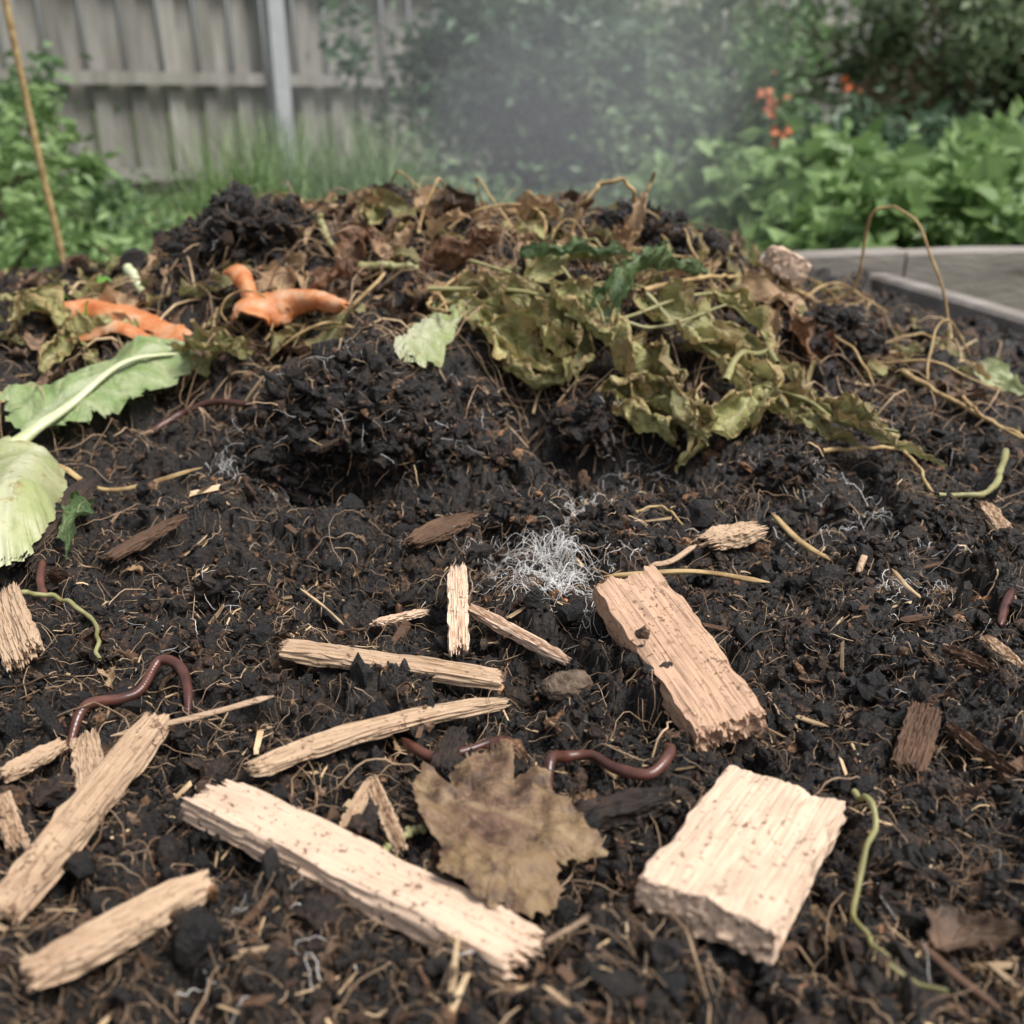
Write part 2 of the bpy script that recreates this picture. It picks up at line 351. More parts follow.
patch((250,460),.035,140,.004,1.,.4);patch((290,500),.03,60);patch((860,520),.07,60);patch((300,950),.05,14);patch((640,470),.04,30);patch((900,600),.05,30);patch((610,615),.03,50)
fw.obj("fungal_mycelium",M_myc)
# ---------------------------------------------------------------- wood
def chip(name,A,B,w,th,mat,seed,lift=0.,jag=.02,bow=0.,nx=110,ny=36,nz=12,tilt=0.,taper=0.,rough=1.,bend=0.):
    A=np.array(A);B=np.array(B)
    L=np.linalg.norm(B-A);ex=(B-A)/L
    ey=np.cross([0,0,1],ex);ey/=np.linalg.norm(ey);ez=np.cross(ex,ey)
    ct,st=math.cos(tilt),math.sin(tilt);ey,ez=ey*ct+ez*st,-ey*st+ez*ct
    C=(A+B)/2+np.array([0,0,th*.5+lift])
    I=np.zeros((nx+1,ny+1,nz+1),int)-1
    g=np.indices((nx+1,ny+1,nz+1)).reshape(3,-1).T
    m=(g[:,0]==0)|(g[:,0]==nx)|(g[:,1]==0)|(g[:,1]==ny)|(g[:,2]==0)|(g[:,2]==nz)
    g=g[m];I[g[:,0],g[:,1],g[:,2]]=np.arange(len(g))
    def fq(S,flip):
        q=np.stack([S[:-1,:-1],S[1:,:-1],S[1:,1:],S[:-1,1:]],-1).reshape(-1,4)
        return q[:,::-1] if flip else q
    Fc=np.concatenate([fq(I[:,:,0],1),fq(I[:,:,nz],0),fq(I[:,0,:],0),fq(I[:,ny,:],1),fq(I[0],1),fq(I[nx],0)])
    u=g[:,0]/nx*2-1;v=g[:,1]/ny*2-1;s=g[:,2]/nz*2-1
    vv=v*np.sqrt(1-.08*s*s);s2=s*np.sqrt(1-.08*v*v)
    wprof=1+.07*rough*vn(u*2.2+seed,u*0+seed*3.1+np.sign(v)*2,seed=seed)+.03*rough*vn(u*12+seed,np.sign(v)*3+u*0,seed=seed+1)-taper*ss(.2,1,u)*.8-taper*.5*ss(.4,1,-u)
    tprof=1-.25*ss(.6,1,np.abs(u))*rough+.12*vn(u*3,v*2,seed=seed+2)
    px=u*L/2;py=vv*w/2*wprof;pz=s2*th/2*tprof
    e=ss(.82,1,np.abs(u))
    fj=vn(v*4+seed,s*2,seed=seed+6)*.5+vn(v*13+seed,s*5,seed=seed+7)*.4+vn(v*17+seed*2,s*6,seed=seed+8)*.35+.3*v*np.sign(u)*math.sin(seed)
    px=px+np.sign(u)*e*fj*jag*L
    gr=vn(v*11+seed,u*2.5,s*1.5,seed=seed+3)*.0008+vn(v*17.5+seed,u*5,s*3,seed=seed+4)*.0006
    pz=pz+np.sign(s)*gr*ss(.85,1,np.abs(s))*rough;py=py+np.sign(v)*ss(.9,1,np.abs(v))*vn(s*5,u*6+seed,seed=seed+5)*.0011
    pz=pz+bow*(1-u*u)*L
    py=py+bend*(1-u*u)*L
    acc=Acc();acc.add(np.stack([px,py,pz],-1),Fc);o=acc.obj(name,mat)
    o.matrix_world=Matrix(((ex[0],ey[0],ez[0],C[0]),(ex[1],ey[1],ez[1],C[1]),(ex[2],ey[2],ez[2],C[2]),(0,0,0,1)))
    try: o.data.set_sharp_from_angle(angle=math.radians(45))
    except Exception: pass
    return o
def CH(name,q1,q2,w,th,mat,seed,lift=0,l1=0,l2=0,**k):
    P=G(q1,q2);P[0,2]+=l1;P[1,2]+=l2
    return chip(name,P[0],P[1],w,th,mat,seed,lift,**k)
CH("wood_chip",(783,798),(700,950),.053,.017,M_wood,1,.0,.004,.002,jag=.018,rough=.5,ny=60)
CH("wood_chip",(212,808),(520,950),.025,.012,M_wood,2,.002,jag=.045,tilt=-.15,rough=.6,ny=44)
CH("wood_chip",(622,624),(728,738),.042,.019,M_woodp,3,.002,.008,.0,jag=.035,tilt=.12,taper=.12,rough=.7,ny=50)
CH("wood_chip",(287,674),(498,682),.013,.007,M_woodw,4,.007,jag=.03)
CH("wood_chip",(458,598),(459,658),.011,.007,M_wood,5,.006,l1=.010,jag=.12)
CH("wood_chip",(472,622),(564,662),.008,.005,M_wood,6,.007,jag=.08,taper=.5)
CH("wood_chip",(4,925),(158,722),.015,.009,M_woodw,8,.004,jag=.03)
CH("wood_chip",(38,1004),(208,895),.014,.009,M_woodw,9,.006,jag=.05,taper=.3)
CH("wood_chip",(708,560),(752,548),.018,.010,M_woodw,10,.006,jag=.3,taper=.3)
CH("wood_chip",(82,728),(92,790),.013,.007,M_woodw,11,.0,jag=.1)
CH("wood_chip",(8,622),(26,668),.020,.010,M_woodw,12,.004,jag=.15,tilt=.4)
CH("wood_chip",(945,665),(985,692),.009,.003,M_bark,13,.006,jag=.08,taper=.5)
CH("wood_chip",(980,660),(1018,678),.008,.004,M_woodw,14,.006,jag=.08,taper=.5)
CH("wood_chip",(908,766),(925,714),.015,.010,M_bark,15,.0,jag=.05)
CH("wood_chip",(378,635),(424,608),.005,.004,M_wood,16,.006,jag=.1,taper=.3)
CH("wood_chip",(372,785),(400,850),.006,.004,M_woodw,17,.004,jag=.1,taper=.3)
CH("wood_chip",(345,825),(372,785),.007,.004,M_woodw,18,.004,jag=.1,taper=.3)
CH("wood_chip",(0,800),(16,838),.008,.004,M_woodw,19,.006,jag=.1)
CH("wood_chip",(5,775),(60,738),.009,.005,M_woodw,20,.006,jag=.1,taper=.3)
CH("wood_chip",(985,500),(1008,532),.011,.006,M_woodw,21,.006,jag=.1)
CH("wood_chip",(770,270,1.15),(800,286,1.15),.034,.03,M_wood,23,.0,jag=.1)
CH("wood_chip",(258,785),(500,700),.010,.006,M_woodw,24,.008,jag=.04,taper=.45,bend=.055,nx=140)
CH("bark_piece",(112,557),(182,530),.012,.005,M_bark,31,.006,jag=.1,taper=.4)
CH("bark_piece",(415,560),(470,530),.020,.006,M_bark,32,.006,jag=.14,taper=.5)
CH("bark_piece",(440,782),(458,720),.009,.007,M_char,33,.004,jag=.05)
CH("bark_piece",(575,815),(665,812),.014,.010,M_char,34,.0,jag=.1,taper=.5)
CH("bark_piece",(20,560),(90,490),.02,.01,M_char,35,.004,jag=.1,taper=.4)
CH("bark_piece",(265,430),(300,385),.03,.008,M_char,36,.012,jag=.1,taper=.4)
CH("bark_piece",(950,730),(1010,775),.005,.004,M_bark,38,.004,jag=.1,taper=.4)
def strip(name,qs,w,th,mat,seed,lift=.008,n=90,ridge=.22,mid=0.):
    P=G(*qs,lift=lift);P[1:-1,2]+=mid;P=catm(P,n)
    tt=np.linspace(0,1,n);R=w/2*np.minimum(1,np.minimum(tt,1-tt)*8+.2)*(1+.12*vn(tt*5,tt*0+seed,seed=seed))
    a=Acc();tubes(a,P,R,16,flat=th/w,ridge=ridge,seed=seed);return a.obj(name,mat)
strip("wood_splinter",[(602,586),(690,586),(768,598)],.0045,.003,M_stem,2,.012)
strip("wood_splinter",[(770,525),(800,543),(830,560)],.005,.003,M_stem,3)
strip("wood_splinter",[(890,580),(905,595),(918,612)],.003,.002,M_straw,4)
strip("wood_splinter",[(815,572),(830,578),(845,585)],.005,.003,M_straw,5)
strip("wood_splinter",[(110,733),(200,720),(275,706)],.004,.003,M_woodw,6,.010)
strip("wood_splinter",[(60,478),(110,492),(205,488)],.005,.003,M_stem,7)
strip("wood_splinter",[(540,945),(580,945),(610,935)],.0025,.002,M_woodw,8)
strip("wood_splinter",[(650,625),(690,640),(655,600)],.002,.002,M_straw,9)
strip("wood_splinter",[(915,950),(950,985),(1000,1020)],.0030,.002,M_bark,10)
strip("wood_splinter",[(650,580),(670,575),(695,563)],.004,.003,M_woodw,11)
strip("wood_splinter",[(855,590),(862,572),(866,560)],.004,.003,M_woodw,12)
strip("wood_splinter",[(20,830),(30,850),(45,865)],.003,.002,M_woodw,13)
strip("wood_splinter",[(300,590),(325,610),(345,640)],.0018,.0015,M_straw,14)
a=Acc()
def slivers(acc,n,Lr,wr,ymin=.2,ymax=1.6):
    x,y=scat(n,ymin,ymax);n=len(x);V0=np.array([[-1,-.6,-.5],[-.9,.7,-.5],[1.05,.3,-.5],[.85,-.8,-.5],[-1,-.6,.5],[-.9,.7,.5],[1.05,.3,.5],[.85,-.8,.5]],float)
    F0=np.array([[0,1,2,3],[7,6,5,4],[0,4,5,1],[1,5,6,2],[2,6,7,3],[3,7,4,0]])
    L=rng.uniform(*Lr,n);w=L*rng.uniform(*wr,n);t=w*rng.uniform(.2,.5,n)
    V=V0[None]*(1+rng.uniform(-.35,.35,(n,8,3)))*np.stack([L,w,t],-1)[:,None,:]/2
    az=rng.uniform(0,2*np.pi,n);pt=rng.normal(0,.35,n);ro=rng.normal(0,.5,n)
    ca,sa,cp,sp,cr,sr=np.cos(az),np.sin(az),np.cos(pt),np.sin(pt),np.cos(ro),np.sin(ro)
    R=np.stack([ca*cp,ca*sp*sr-sa*cr,ca*sp*cr+sa*sr,sa*cp,sa*sp*sr+ca*cr,sa*sp*cr-ca*sr,-sp,cp*sr,cp*cr],-1).reshape(n,3,3)
    V=np.einsum('nij,nkj->nki',R,V)+np.stack([x,y,Hfull(x,y)+.002],-1)[:,None]
    acc.add(V,(F0[None]+(np.arange(n)*8)[:,None,None]).reshape(-1,4))
slivers(a,700,(.004,.022),(.10,.28));a.obj("wood_slivers",M_straw,False)
a=Acc();slivers(a,650,(.005,.020),(.2,.5));a.obj("bark_flakes",M_bark,False)
# ---------------------------------------------------------------- nut shell
a=Acc();V,Fc=ico(5)
c=G((566,686))[0]
d=1+.22*vn(V[:,0]*1.6,V[:,1]*1.6,V[:,2]*1.6,5)+.07*vn(V[:,0]*6,V[:,1]*6,V[:,2]*6,6)+.02*vn(V[:,0]*20,V[:,1]*20,V[:,2]*20,6)
a.add(V*d[:,None]*np.array([.0125,.010,.008])+c+[0,0,.005],Fc);a.obj("nut_shell",simple_mat("nut",[(.35,(.07,.045,.03)),(.65,(.22,.16,.11))],150,.6,.8,.002))
# ---------------------------------------------------------------- worms
def worm(qs,r,lift=.006,ends=(-.006,-.006)):
    P=G(*qs,lift=lift)
    P[0,2]+=ends[0];P[-1,2]+=ends[1]
    n=260;C=catm(P,n);tt=np.linspace(0,1,n)
    R=r*np.minimum(1,np.sqrt(np.clip(np.minimum(tt,1-tt)*9,0,1))+.05)*(1+.03*np.sin(np.arange(n)*1.9))
    R=R*(1+.14*np.exp(-((tt-.28)/.05)**2))*(1+.12*vn(tt*8,tt*0,seed=int(qs[0][0])))
    a=Acc();tubes(a,C,R,14);return a.obj("earthworm",M_worm)
worm([(62,740),(85,712),(120,693),(140,684),(160,665),(180,672),(188,692),(187,712)],.0028,.008)
worm([(548,802),(550,778),(566,758),(592,758),(615,780),(648,792),(668,775),(665,750)],.0027,.007)
worm([(1012,592),(1003,615),(998,636)],.0026,.007)
worm([(42,556),(40,580),(45,602)],.0026,.007)
worm([(150,425),(180,408),(215,405),(255,412)],.0032,.010)
worm([(400,728),(430,750),(460,748),(490,735),(512,715)],.0024,.005)
# ---------------------------------------------------------------- leaves
def leaf(acc,P,w,seed,crump=.004,curl=.6,lobe=.2,nt=64,ns=29,tw=0.,freq=55,tip=.6):
    sgn=-1. if curl<0 else 1.;curl=abs(curl)
    P=catm(P,nt);T=norm(np.gradient(P,axis=0));S=norm(np.cross(T,[0.02,.03,1]));Nn=np.cross(S,T)
    tt=np.linspace(0,1,nt);ang=tw*(tt-.5)+.6*vn(tt*3,tt*0+seed,seed=seed)
    S,Nn=S*np.cos(ang)[:,None]+Nn*np.sin(ang)[:,None],-S*np.sin(ang)[:,None]+Nn*np.cos(ang)[:,None]
    prof=np.sin(np.pi*np.clip(tt**tip,0.02,.98))**.7
    s=np.linspace(-1,1,ns)
    TT,SS=np.meshgrid(tt,s,indexing='ij')
    W=w*prof[:,None]*(1+lobe*vn(TT*9+seed,np.sign(SS)*2,seed=seed+1)+lobe*.6*vn(TT*25+seed,np.sign(SS)*2,seed=seed+2))
    cv=np.maximum(curl*(1+.6*vn(TT*2.5,TT*0+np.sign(SS)*2,seed=seed+5)),.05)
    a=np.abs(SS)*cv
    lat=np.sin(a)/cv*np.sign(SS);ver=sgn*(1-np.cos(a))/cv
    V=P[:,None]+S[:,None]*(W*lat)[...,None]+Nn[:,None]*(W*ver)[...,None]
    q=V*freq
    amp=crump*(.35+.65*np.abs(SS))[...,None]
    D=np.stack([vn(q[...,0],q[...,1],q[...,2],seed+i*7)+.5*vn(q[...,0]*2.3,q[...,1]*2.3,q[...,2]*2.3,seed+i*7+3)+.30*vn(q[...,0]*5.1,q[...,1]*5.1,q[...,2]*5.1,seed+i*7+4) for i in range(3)],-1)
    V=V+D*amp*np.array([.8,.8,1.1])
    idx=np.arange(nt*ns).reshape(nt,ns)
    acc.add(V,np.stack([idx[:-1,:-1],idx[1:,:-1],idx[1:,1:],idx[:-1,1:]],-1).reshape(-1,4),np.stack([TT,SS,TT*0],-1))
def LF(name,mat,items,stalks=(),smat=None):
    a=Acc()
    for it in items:
        qs,w,seed=it[:3];k=dict(it[3]) if len(it)>3 else {}
        lift=k.pop('lift',.012)
        leaf(a,G(*qs,lift=lift),w,seed,**k)
    o=a.obj(name,mat)
    for i,(qs,r,lift) in enumerate(stalks):
        b=Acc();n=60;P=catm(G(*qs,lift=lift),n);tt=np.linspace(0,1,n);P=P+.004*np.stack([vn(tt*6,tt*0+j,seed=i) for j in range(3)],-1)
        tubes(b,P,r*(1-.45*tt)*(1+.1*vn(tt*9,tt*0+i,seed=i)),9,.8);b.obj("stalk",smat or mat,parent=o)
    return o
def outline_leaf(name,mat,qs,seed,lift=.01,crump=.003,dm=.006,rings=40,axis=None,freq=60,jag=.0025,drop=.0,sw=.4,cup=0.,flat=False):
    P=G(*qs,lift=0)
    n=len(P)*18;Q=np.vstack([P,P[:1]]);C=catm(Q,n+1)[:-1]
    k=31;ker=np.hanning(k+2)[1:-1];ker/=ker.sum()
    Cs=np.stack([np.convolve(np.pad(C[:,i],k//2,mode='wrap'),ker,'valid') for i in range(3)],-1)
    t=np.arange(n)/n*2*np.pi
    D=C-Cs
    D[:,0]+=jag*(vn(t*14,t*0,seed=seed)+.5*vn(t*37,t*0,seed=seed));D[:,1]+=jag*(vn(t*14,t*0+4,seed=seed+1)+.5*vn(t*37,t*0,seed=seed+4))
    c=C.mean(0);r=np.linspace(0.01,1,rings)
    XY=c[None,None,:2]+(Cs[None,:,:2]-c[None,None,:2])*r[:,None,None]+D[None,:,:2]*(r**7)[:,None,None]
    pl=Hbase(XY[...,0],XY[...,1])
    if flat:
        zz=Hs(Cs[:,0],Cs[:,1]);M=np.c_[Cs[:,0],Cs[:,1],np.ones(n)];co_,*_=np.linalg.lstsq(M,zz,rcond=None)
        z=co_[0]*XY[...,0]+co_[1]*XY[...,1]+co_[2]
    else:
        zb=Hs(XY[...,0],XY[...,1]);m=zb.mean()-pl.mean();z=pl+m+.2*(zb-pl-m)
    z=z+lift+dm*(1-r[:,None]**2)-drop*r[:,None]**4
    q0=XY[...,0]*freq;q1=XY[...,1]*freq
    z=z+crump*(vn(q0,q1,seed=seed)+.5*vn(q0*2.2,q1*2.2,seed=seed+3)+.25*vn(q0*4.8,q1*4.8,seed=seed+3))*(.5+.8*r[:,None])
    A,B=(P[axis[0]][:2],P[axis[1]][:2]) if axis else (P[0][:2],P[len(P)//2][:2])
    d=B-A;L=np.linalg.norm(d);d=d/L;e=np.array([-d[1],d[0]])
    rel=XY-A;tt=rel@d/L;sv=rel@e/(L*sw)
    z=z+cup*np.abs(sv)*L
    V=np.concatenate([XY,z[...,None]],-1)
    idx=np.arange(rings*n).reshape(rings,n);i1=np.roll(idx,-1,axis=1)
    a=Acc();a.add(V,np.stack([idx[:-1],idx[1:],i1[1:],i1[:-1]],-1).reshape(-1,4),np.stack([tt,sv,tt*0],-1))
    return a.obj(name,mat)
outline_leaf("dead_leaf",M_dead,[(410,800),(428,786),(444,800),(460,784),(482,775),(512,772),(516,796),(540,790),(560,816),(585,837),(606,864),(582,868),(558,872),(562,897),(532,922),(508,908),(490,914),(466,898),(440,892),(442,862),(420,838)],5,.012,.0045,.004,axis=(0,10),jag=.0018,freq=48,cup=.05,flat=True)
o=outline_leaf("lettuce_leaf",M_lett,[(2,418),(55,398),(120,368),(180,358),(198,378),(150,408),(110,428),(70,440),(25,446)],6,.024,.007,.008,axis=(8,3),freq=28,jag=.005)
b=Acc();P=catm(G((-12,482),(20,464),(45,452),(75,432),(130,398),(186,368),lift=.032),60);tt=np.linspace(0,1,60)
tubes(b,P,.009*(1-.8*tt),12,.7);b.obj("stalk",M_lstalk,parent=o)
outline_leaf("cabbage_leaf",M_cabb,[(-25,455),(20,450),(50,462),(66,490),(58,525),(35,555),(0,574),(-30,575)],7,.022,.003,.020,axis=(2,6),freq=26,drop=.010)
outline_leaf("pale_leaf",M_pale,[(396,385),(425,345),(448,318),(462,335),(438,388),(412,394)],8,.02,.006,.006,axis=(0,2))
wi=[]
for i,(qs,w,cu,li) in enumerate([
 ([(432,328),(500,322),(570,338)],.020,1.5,.03),([(495,320),(540,355),(565,408)],.030,1.7,.03),([(550,335),(600,370),(630,400)],.032,1.6,.032),
 ([(480,345),(530,380),(575,400)],.026,1.7,.022),([(500,372),(540,392),(580,392)],.022,1.8,.02),([(620,380),(660,420),(700,470)],.040,1.8,.028),([(650,385),(640,430),(672,466)],.036,1.9,.02),
 ([(745,380),(740,425),(705,460)],.032,1.8,.022),([(640,345),(700,365),(760,395)],.028,1.6,.03),([(690,360),(760,405),(840,448)],.022,1.9,.028),([(720,350),(790,385),(820,430)],.016,1.9,.024),
 ([(800,425),(860,460),(898,495)],.024,1.7,.026),([(520,300),(580,288),(640,300)],.018,1.8,.02),([(690,290),(720,270),(740,300)],.020,1.8,.02),([(250,380),(215,372),(180,350)],.026,1.7,.022),
 ([(40,375),(80,355),(130,352)],.024,1.7,.016),([(880,350),(930,360),(960,350)],.010,1.7,.012),([(610,400),(690,440),(680,470)],.030,2.0,.012),([(560,345),(580,375),(560,400)],.026,1.9,.02),
 ([(20,350),(50,345),(90,365)],.02,1.7,.02),([(460,335),(500,350),(520,385)],.022,1.8,.018),([(700,330),(750,345),(770,385)],.022,1.9,.026),([(530,215,1.18),(550,228,1.16),(560,260,1.12)],.022,1.7,0),
 ([(760,400),(800,440),(850,470)],.022,1.8,.02),([(860,440),(880,470),(940,490)],.014,1.9,.02)]):
    wi.append((qs,w,41+i*3,dict(crump=w*.38,lift=li,curl=cu,lobe=.22,freq=60,tw=1.6,nt=90,ns=41)))
LF("wilted_greens",M_wilt,wi,[([(428,325),(520,332),(610,362),(690,345),(725,335)],.003,.038),([(720,428),(732,395),(765,385),(772,412)],.0038,.045),([(640,350),(720,385),(800,432),(890,480)],.003,.034),([(470,300),(560,325),(650,340)],.0022,.035),([(560,360),(650,370),(720,350)],.0025,.040),([(560,320),(600,360),(610,400)],.0018,.045)],M_gstem)
LF("green_leaf",M_wiltg,[([(600,372),(640,332),(706,322)],.030,61,dict(crump=.010,lift=.04,curl=1.4,lobe=.2))])
LF("green_leaf",M_wiltg,[([(520,290),(580,300),(650,285)],.016,62,dict(crump=.008,lift=.03,curl=1.5,lobe=.2))])
LF("green_leaf",M_wiltg,[([(90,510),(75,530),(70,570)],.012,63,dict(crump=.005,lift=.012,curl=1.6))])
LF("bright_green_leaf",M_brg,[([(32,325,1.1),(55,298,1.1),(82,322,1.1)],.026,64,dict(crump=.003,curl=.5,lobe=.05)),([(72,308,1.15),(98,288,1.15),(120,312,1.15)],.022,65,dict(crump=.003,curl=.5,lobe=.05)),([(88,362,1.0),(84,335,1.0),(88,300,1.0)],.020,66,dict(crump=.003,curl=.5,lobe=.05))])
LF("tan_leaf",M_tan,[([(402,292,1.1),(402,252,1.1),(415,222,1.1)],.022,71,dict(curl=1.7,crump=.008)),([(612,280,1.1),(632,235,1.1),(642,192,1.12)],.026,72,dict(curl=1.5,crump=.008,lobe=.2))])
LF("brown_leaf",M_brown,[([(450,285,1.08),(475,255,1.07),(505,228,1.08)],.042,73,dict(curl=1.8,crump=.012))])
LF("tan_leaf",M_tan,[([(652,302,1.08),(690,280,1.09),(722,262,1.12)],.022,74,dict(curl=1.7,crump=.008)),([(518,235,1.16),(540,208,1.16),(565,226,1.16)],.022,75,dict(curl=1.5,crump=.008)),([(430,240,1.12),(450,222,1.12),(470,215,1.13)],.018,81,dict(curl=1.5,crump=.008))])
LF("pale_dry_leaf",M_pale,[([(735,312,1.05),(755,300,1.05),(776,328,1.04)],.022,76,dict(curl=1.,crump=.007)),([(972,375),(1000,385),(1035,395)],.022,77,dict(curl=1.2,crump=.007,lift=.012))])
LF("brown_leaf",M_brown,[([(790,330,.98),(812,350,.98),(822,380,.97)],.028,78,dict(curl=1.4,crump=.010)),([(340,265,1.1),(365,240,1.12),(380,262,1.12)],.026,79,dict(curl=1.5,crump=.010)),([(310,300),(340,290),(365,300)],.02,80,dict(curl=1.4,crump=.008,lift=.02))])
LF("brown_leaf",M_scrap,[([(935,950),(975,938),(1030,950)],.012,90,dict(curl=.8,crump=.004,lift=.006,lobe=.3))])
a=Acc()
def scraps(n,xr,yr,wr,seed):
    for i in range(n):
        if xr is None:
            x,y=scat(1)
            if len(x)==0: continue
            x,y=x[0],y[0]
        else: x=rng.uniform(*xr);y=rng.uniform(*yr)
        L=rng.uniform(*wr);th=rng.uniform(0,6.28);dx,dy=math.cos(th)*L,math.sin(th)*L
        px=np.array([x-dx,x,x+dx]);py=np.array([y-dy,y,y+dy])
        P=np.stack([px,py,Hs(px,py)+np.array([rng.uniform(-.3,.7),rng.uniform(-.1,.7),rng.uniform(-.3,.7)])*L*.8],-1)
        leaf(a,P,L*rng.uniform(.3,.7),seed+i,crump=L*.35,curl=rng.uniform(.8,2.2),lobe=.35,nt=18,ns=13,freq=1.3/L,tw=rng.uniform(-2,2))
scraps(400,None,None,(.003,.009),100)
scraps(230,(-.5,.45),(.9,1.32),(.008,.028),600)
scraps(90,(-.8,-.4),(.85,1.5),(.008,.026),1000)
a.obj("leaf_litter",M_scrap)
a=Acc();scraps(120,(-.45,.5),(1.0,1.32),(.010,.034),1200);scraps(25,(-.3,.3),(.3,.9),(.003,.008),1250);a.obj("dry_leaf_litter",M_tan)
a=Acc();scraps(170,(-.75,.55),(.92,1.32),(.010,.036),1400);a.obj("wilted_leaf_litter",M_wilt)
# curled strips of peel: open shells draped over the litter
def curl_peel(name,qs,w,seed,lift,curl):
    a=Acc();leaf(a,G(*qs,lift=lift),w,seed,crump=w*.16,curl=curl,lobe=.10,nt=70,ns=27,freq=45,tip=.85);o=a.obj(name,M_orange)
    md=o.modifiers.new("thickness",'SOLIDIFY');md.thickness=.003;return o
curl_peel("orange_peel",[(244,354),(264,330),(300,320),(347,340)],.027,201,.034,-1.5)
curl_peel("orange_peel",[(230,296),(244,302),(258,332)],.015,203,.030,-1.3)
curl_peel("orange_peel",[(40,342),(100,330),(160,334),(208,352)],.022,205,.020,-1.1)
curl_peel("orange_peel",[(60,356),(120,350),(178,354)],.012,207,.014,-1.1)
def stem(name,qs,r,mat,lift=.008,n=120,wob=.0012,seed=0):
    P=catm(G(*qs,lift=lift),n);tt=np.linspace(0,1,n)
    P=P+wob*np.stack([vn(tt*14,tt*0+i,seed=seed+i) for i in range(3)],-1)
    a=Acc();tubes(a,P,r*(1-.4*tt)*(1+.12*vn(tt*20,tt*0,seed=seed)),8);return a.obj(name,mat)
stem("plant_stem",[(800,308,1.2),(850,288,1.18),(872,220,1.17),(905,207,1.15),(935,260,1.12),(950,335,1.08),(893,376,1.02)],.0021,M_stem,seed=1,wob=.004)
stem("plant_stem",[(570,240,1.15),(590,195,1.15),(620,180,1.15),(640,200,1.15),(652,172,1.15)],.0028,M_stem,seed=2,wob=.004)
stem("plant_stem",[(900,385),(960,415),(1035,460)],.0030,M_stem,.016,seed=3)
stem("plant_stem",[(955,398),(975,430),(1020,455)],.0020,M_stem,.010,seed=4)
stem("plant_stem",[(1003,462),(990,495),(935,512)],.0030,M_gstem,.018,seed=5)
stem("green_stem",[(850,800),(870,830),(860,910),(890,980),(935,1012)],.0015,M_gstem,.010,seed=6,wob=.002)
stem("green_stem",[(20,612),(60,605),(95,630),(100,668)],.0018,M_gstem,.010,seed=7)
stem("green_stem",[(355,268,1.08),(400,266,1.08),(432,271,1.08)],.0055,M_gstem,seed=8)
stem("green_stem",[(128,268,1.12),(142,292,1.09),(155,322,1.07)],.0065,M_lstalk,seed=9)
stem("green_stem",[(318,215,1.15),(330,245,1.13),(352,262,1.1)],.005,M_gstem,seed=10)
stem("plant_stem",[(760,262,1.2),(785,285,1.15),(815,300,1.12)],.004,M_stem,seed=11)
stem("plant_stem",[(575,238,1.1),(600,245,1.08),(608,290,1.05)],.0018,M_gstem,seed=12)
stem("plant_stem",[(820,470),(900,455),(930,505)],.0020,M_stem,.012,seed=13)
stem("plant_stem",[(590,530),(655,515),(690,540)],.0013,M_stem,.006,seed=14)
stem("green_stem",[(385,850),(410,835),(425,828)],.0020,M_gstem,.004,seed=15)
stem("plant_stem",[(640,350),(700,325),(735,310)],.0028,M_stem,.04,seed=16)
stem("plant_stem",[(450,365),(430,330),(470,300)],.0022,M_stem,.03,seed=17)
# tangle of curling dead stalks over the crown of the heap
a=Acc();S=26
for i in range(46):
    x=rng.uniform(-.32,.42);y=rng.uniform(.95,1.28);th=rng.uniform(0,6.28)+np.cumsum(rng.normal(0,.10,S))+rng.normal(0,.09)*np.arange(S)
    L=rng.uniform(.06,.20);px=x+np.cumsum(np.cos(th))*L/S;py=y+np.cumsum(np.sin(th))*L/S*.6
    z=Hs(px,py);z=np.convolve(np.pad(z,4,mode='edge'),np.ones(9)/9,'valid')+.008+np.sin(np.linspace(0,np.pi,S))*rng.uniform(.005,.035)
    tubes(a,np.stack([px,py,z],-1),rng.uniform(.0009,.0024)*np.linspace(1,.6,S),6)
a.obj("dried_stalks",M_stem)
# ---------------------------------------------------------------- raised bed
M_board=simple_mat("weathered_board",[(.3,(.15,.13,.11)),(.65,(.31,.28,.25))],3,.8,.6,.004,stretch=(.6,6,6))
def plank(acc,A,B,z0,z1,th,seed=0,nx=40):
    A=np.array(A,float);B=np.array(B,float);d=B-A;L=np.linalg.norm(d);d/=L;n=np.array([-d[1],d[0]])
    t=np.linspace(0,1,nx);bev=min(.006,th*.2)
    sec=np.array([(-th/2,z0+bev),(-th/2,z1-bev),(-th/2+bev,z1),(th/2-bev,z1),(th/2,z1-bev),(th/2,z0+bev),(th/2-bev,z0),(-th/2+bev,z0)])
    V=[]
    for ti in t:
        w=.002*math.sin(ti*9+seed)
        for s,z in sec: V.append((*(A+d*L*ti+n*(s+w)),z+.002*math.sin(ti*13+seed*2)))
    k=8;Fc=[]
    for i in range(nx-1):
        for j in range(k): Fc.append([i*k+j,i*k+(j+1)%k,(i+1)*k+(j+1)%k,(i+1)*k+j])
    acc.add(V,Fc);acc.add(V[:8],[[7,6,5,4,3,2,1,0]]);acc.add(V[-8:],[[0,1,2,3,4,5,6,7]])
bed=bpy.data.objects.new("raised_bed",None);COL.objects.link(bed)
for nm,A,B,z0,z1,th in [("back_board",(-1.16,1.497),(.72,1.873),-.12,.045,.045),("back_board_lower",(-1.16,1.497),(.72,1.873),-.30,-.124,.045),
    ("side_board",(.66,1.80),(1.19,-.40),-.13,.012,.045),("side_board_lower",(.66,1.80),(1.19,-.40),-.30,-.134,.045),
    ("left_board",(-1.14,1.47),(-1.14,-.40),-.30,.03,.045),("front_board",(-1.16,-.43),(1.21,-.43),-.30,.0,.045)]:
    a=Acc();plank(a,A,B,z0,z1,th,len(nm));a.obj(nm,M_board,False,bed)
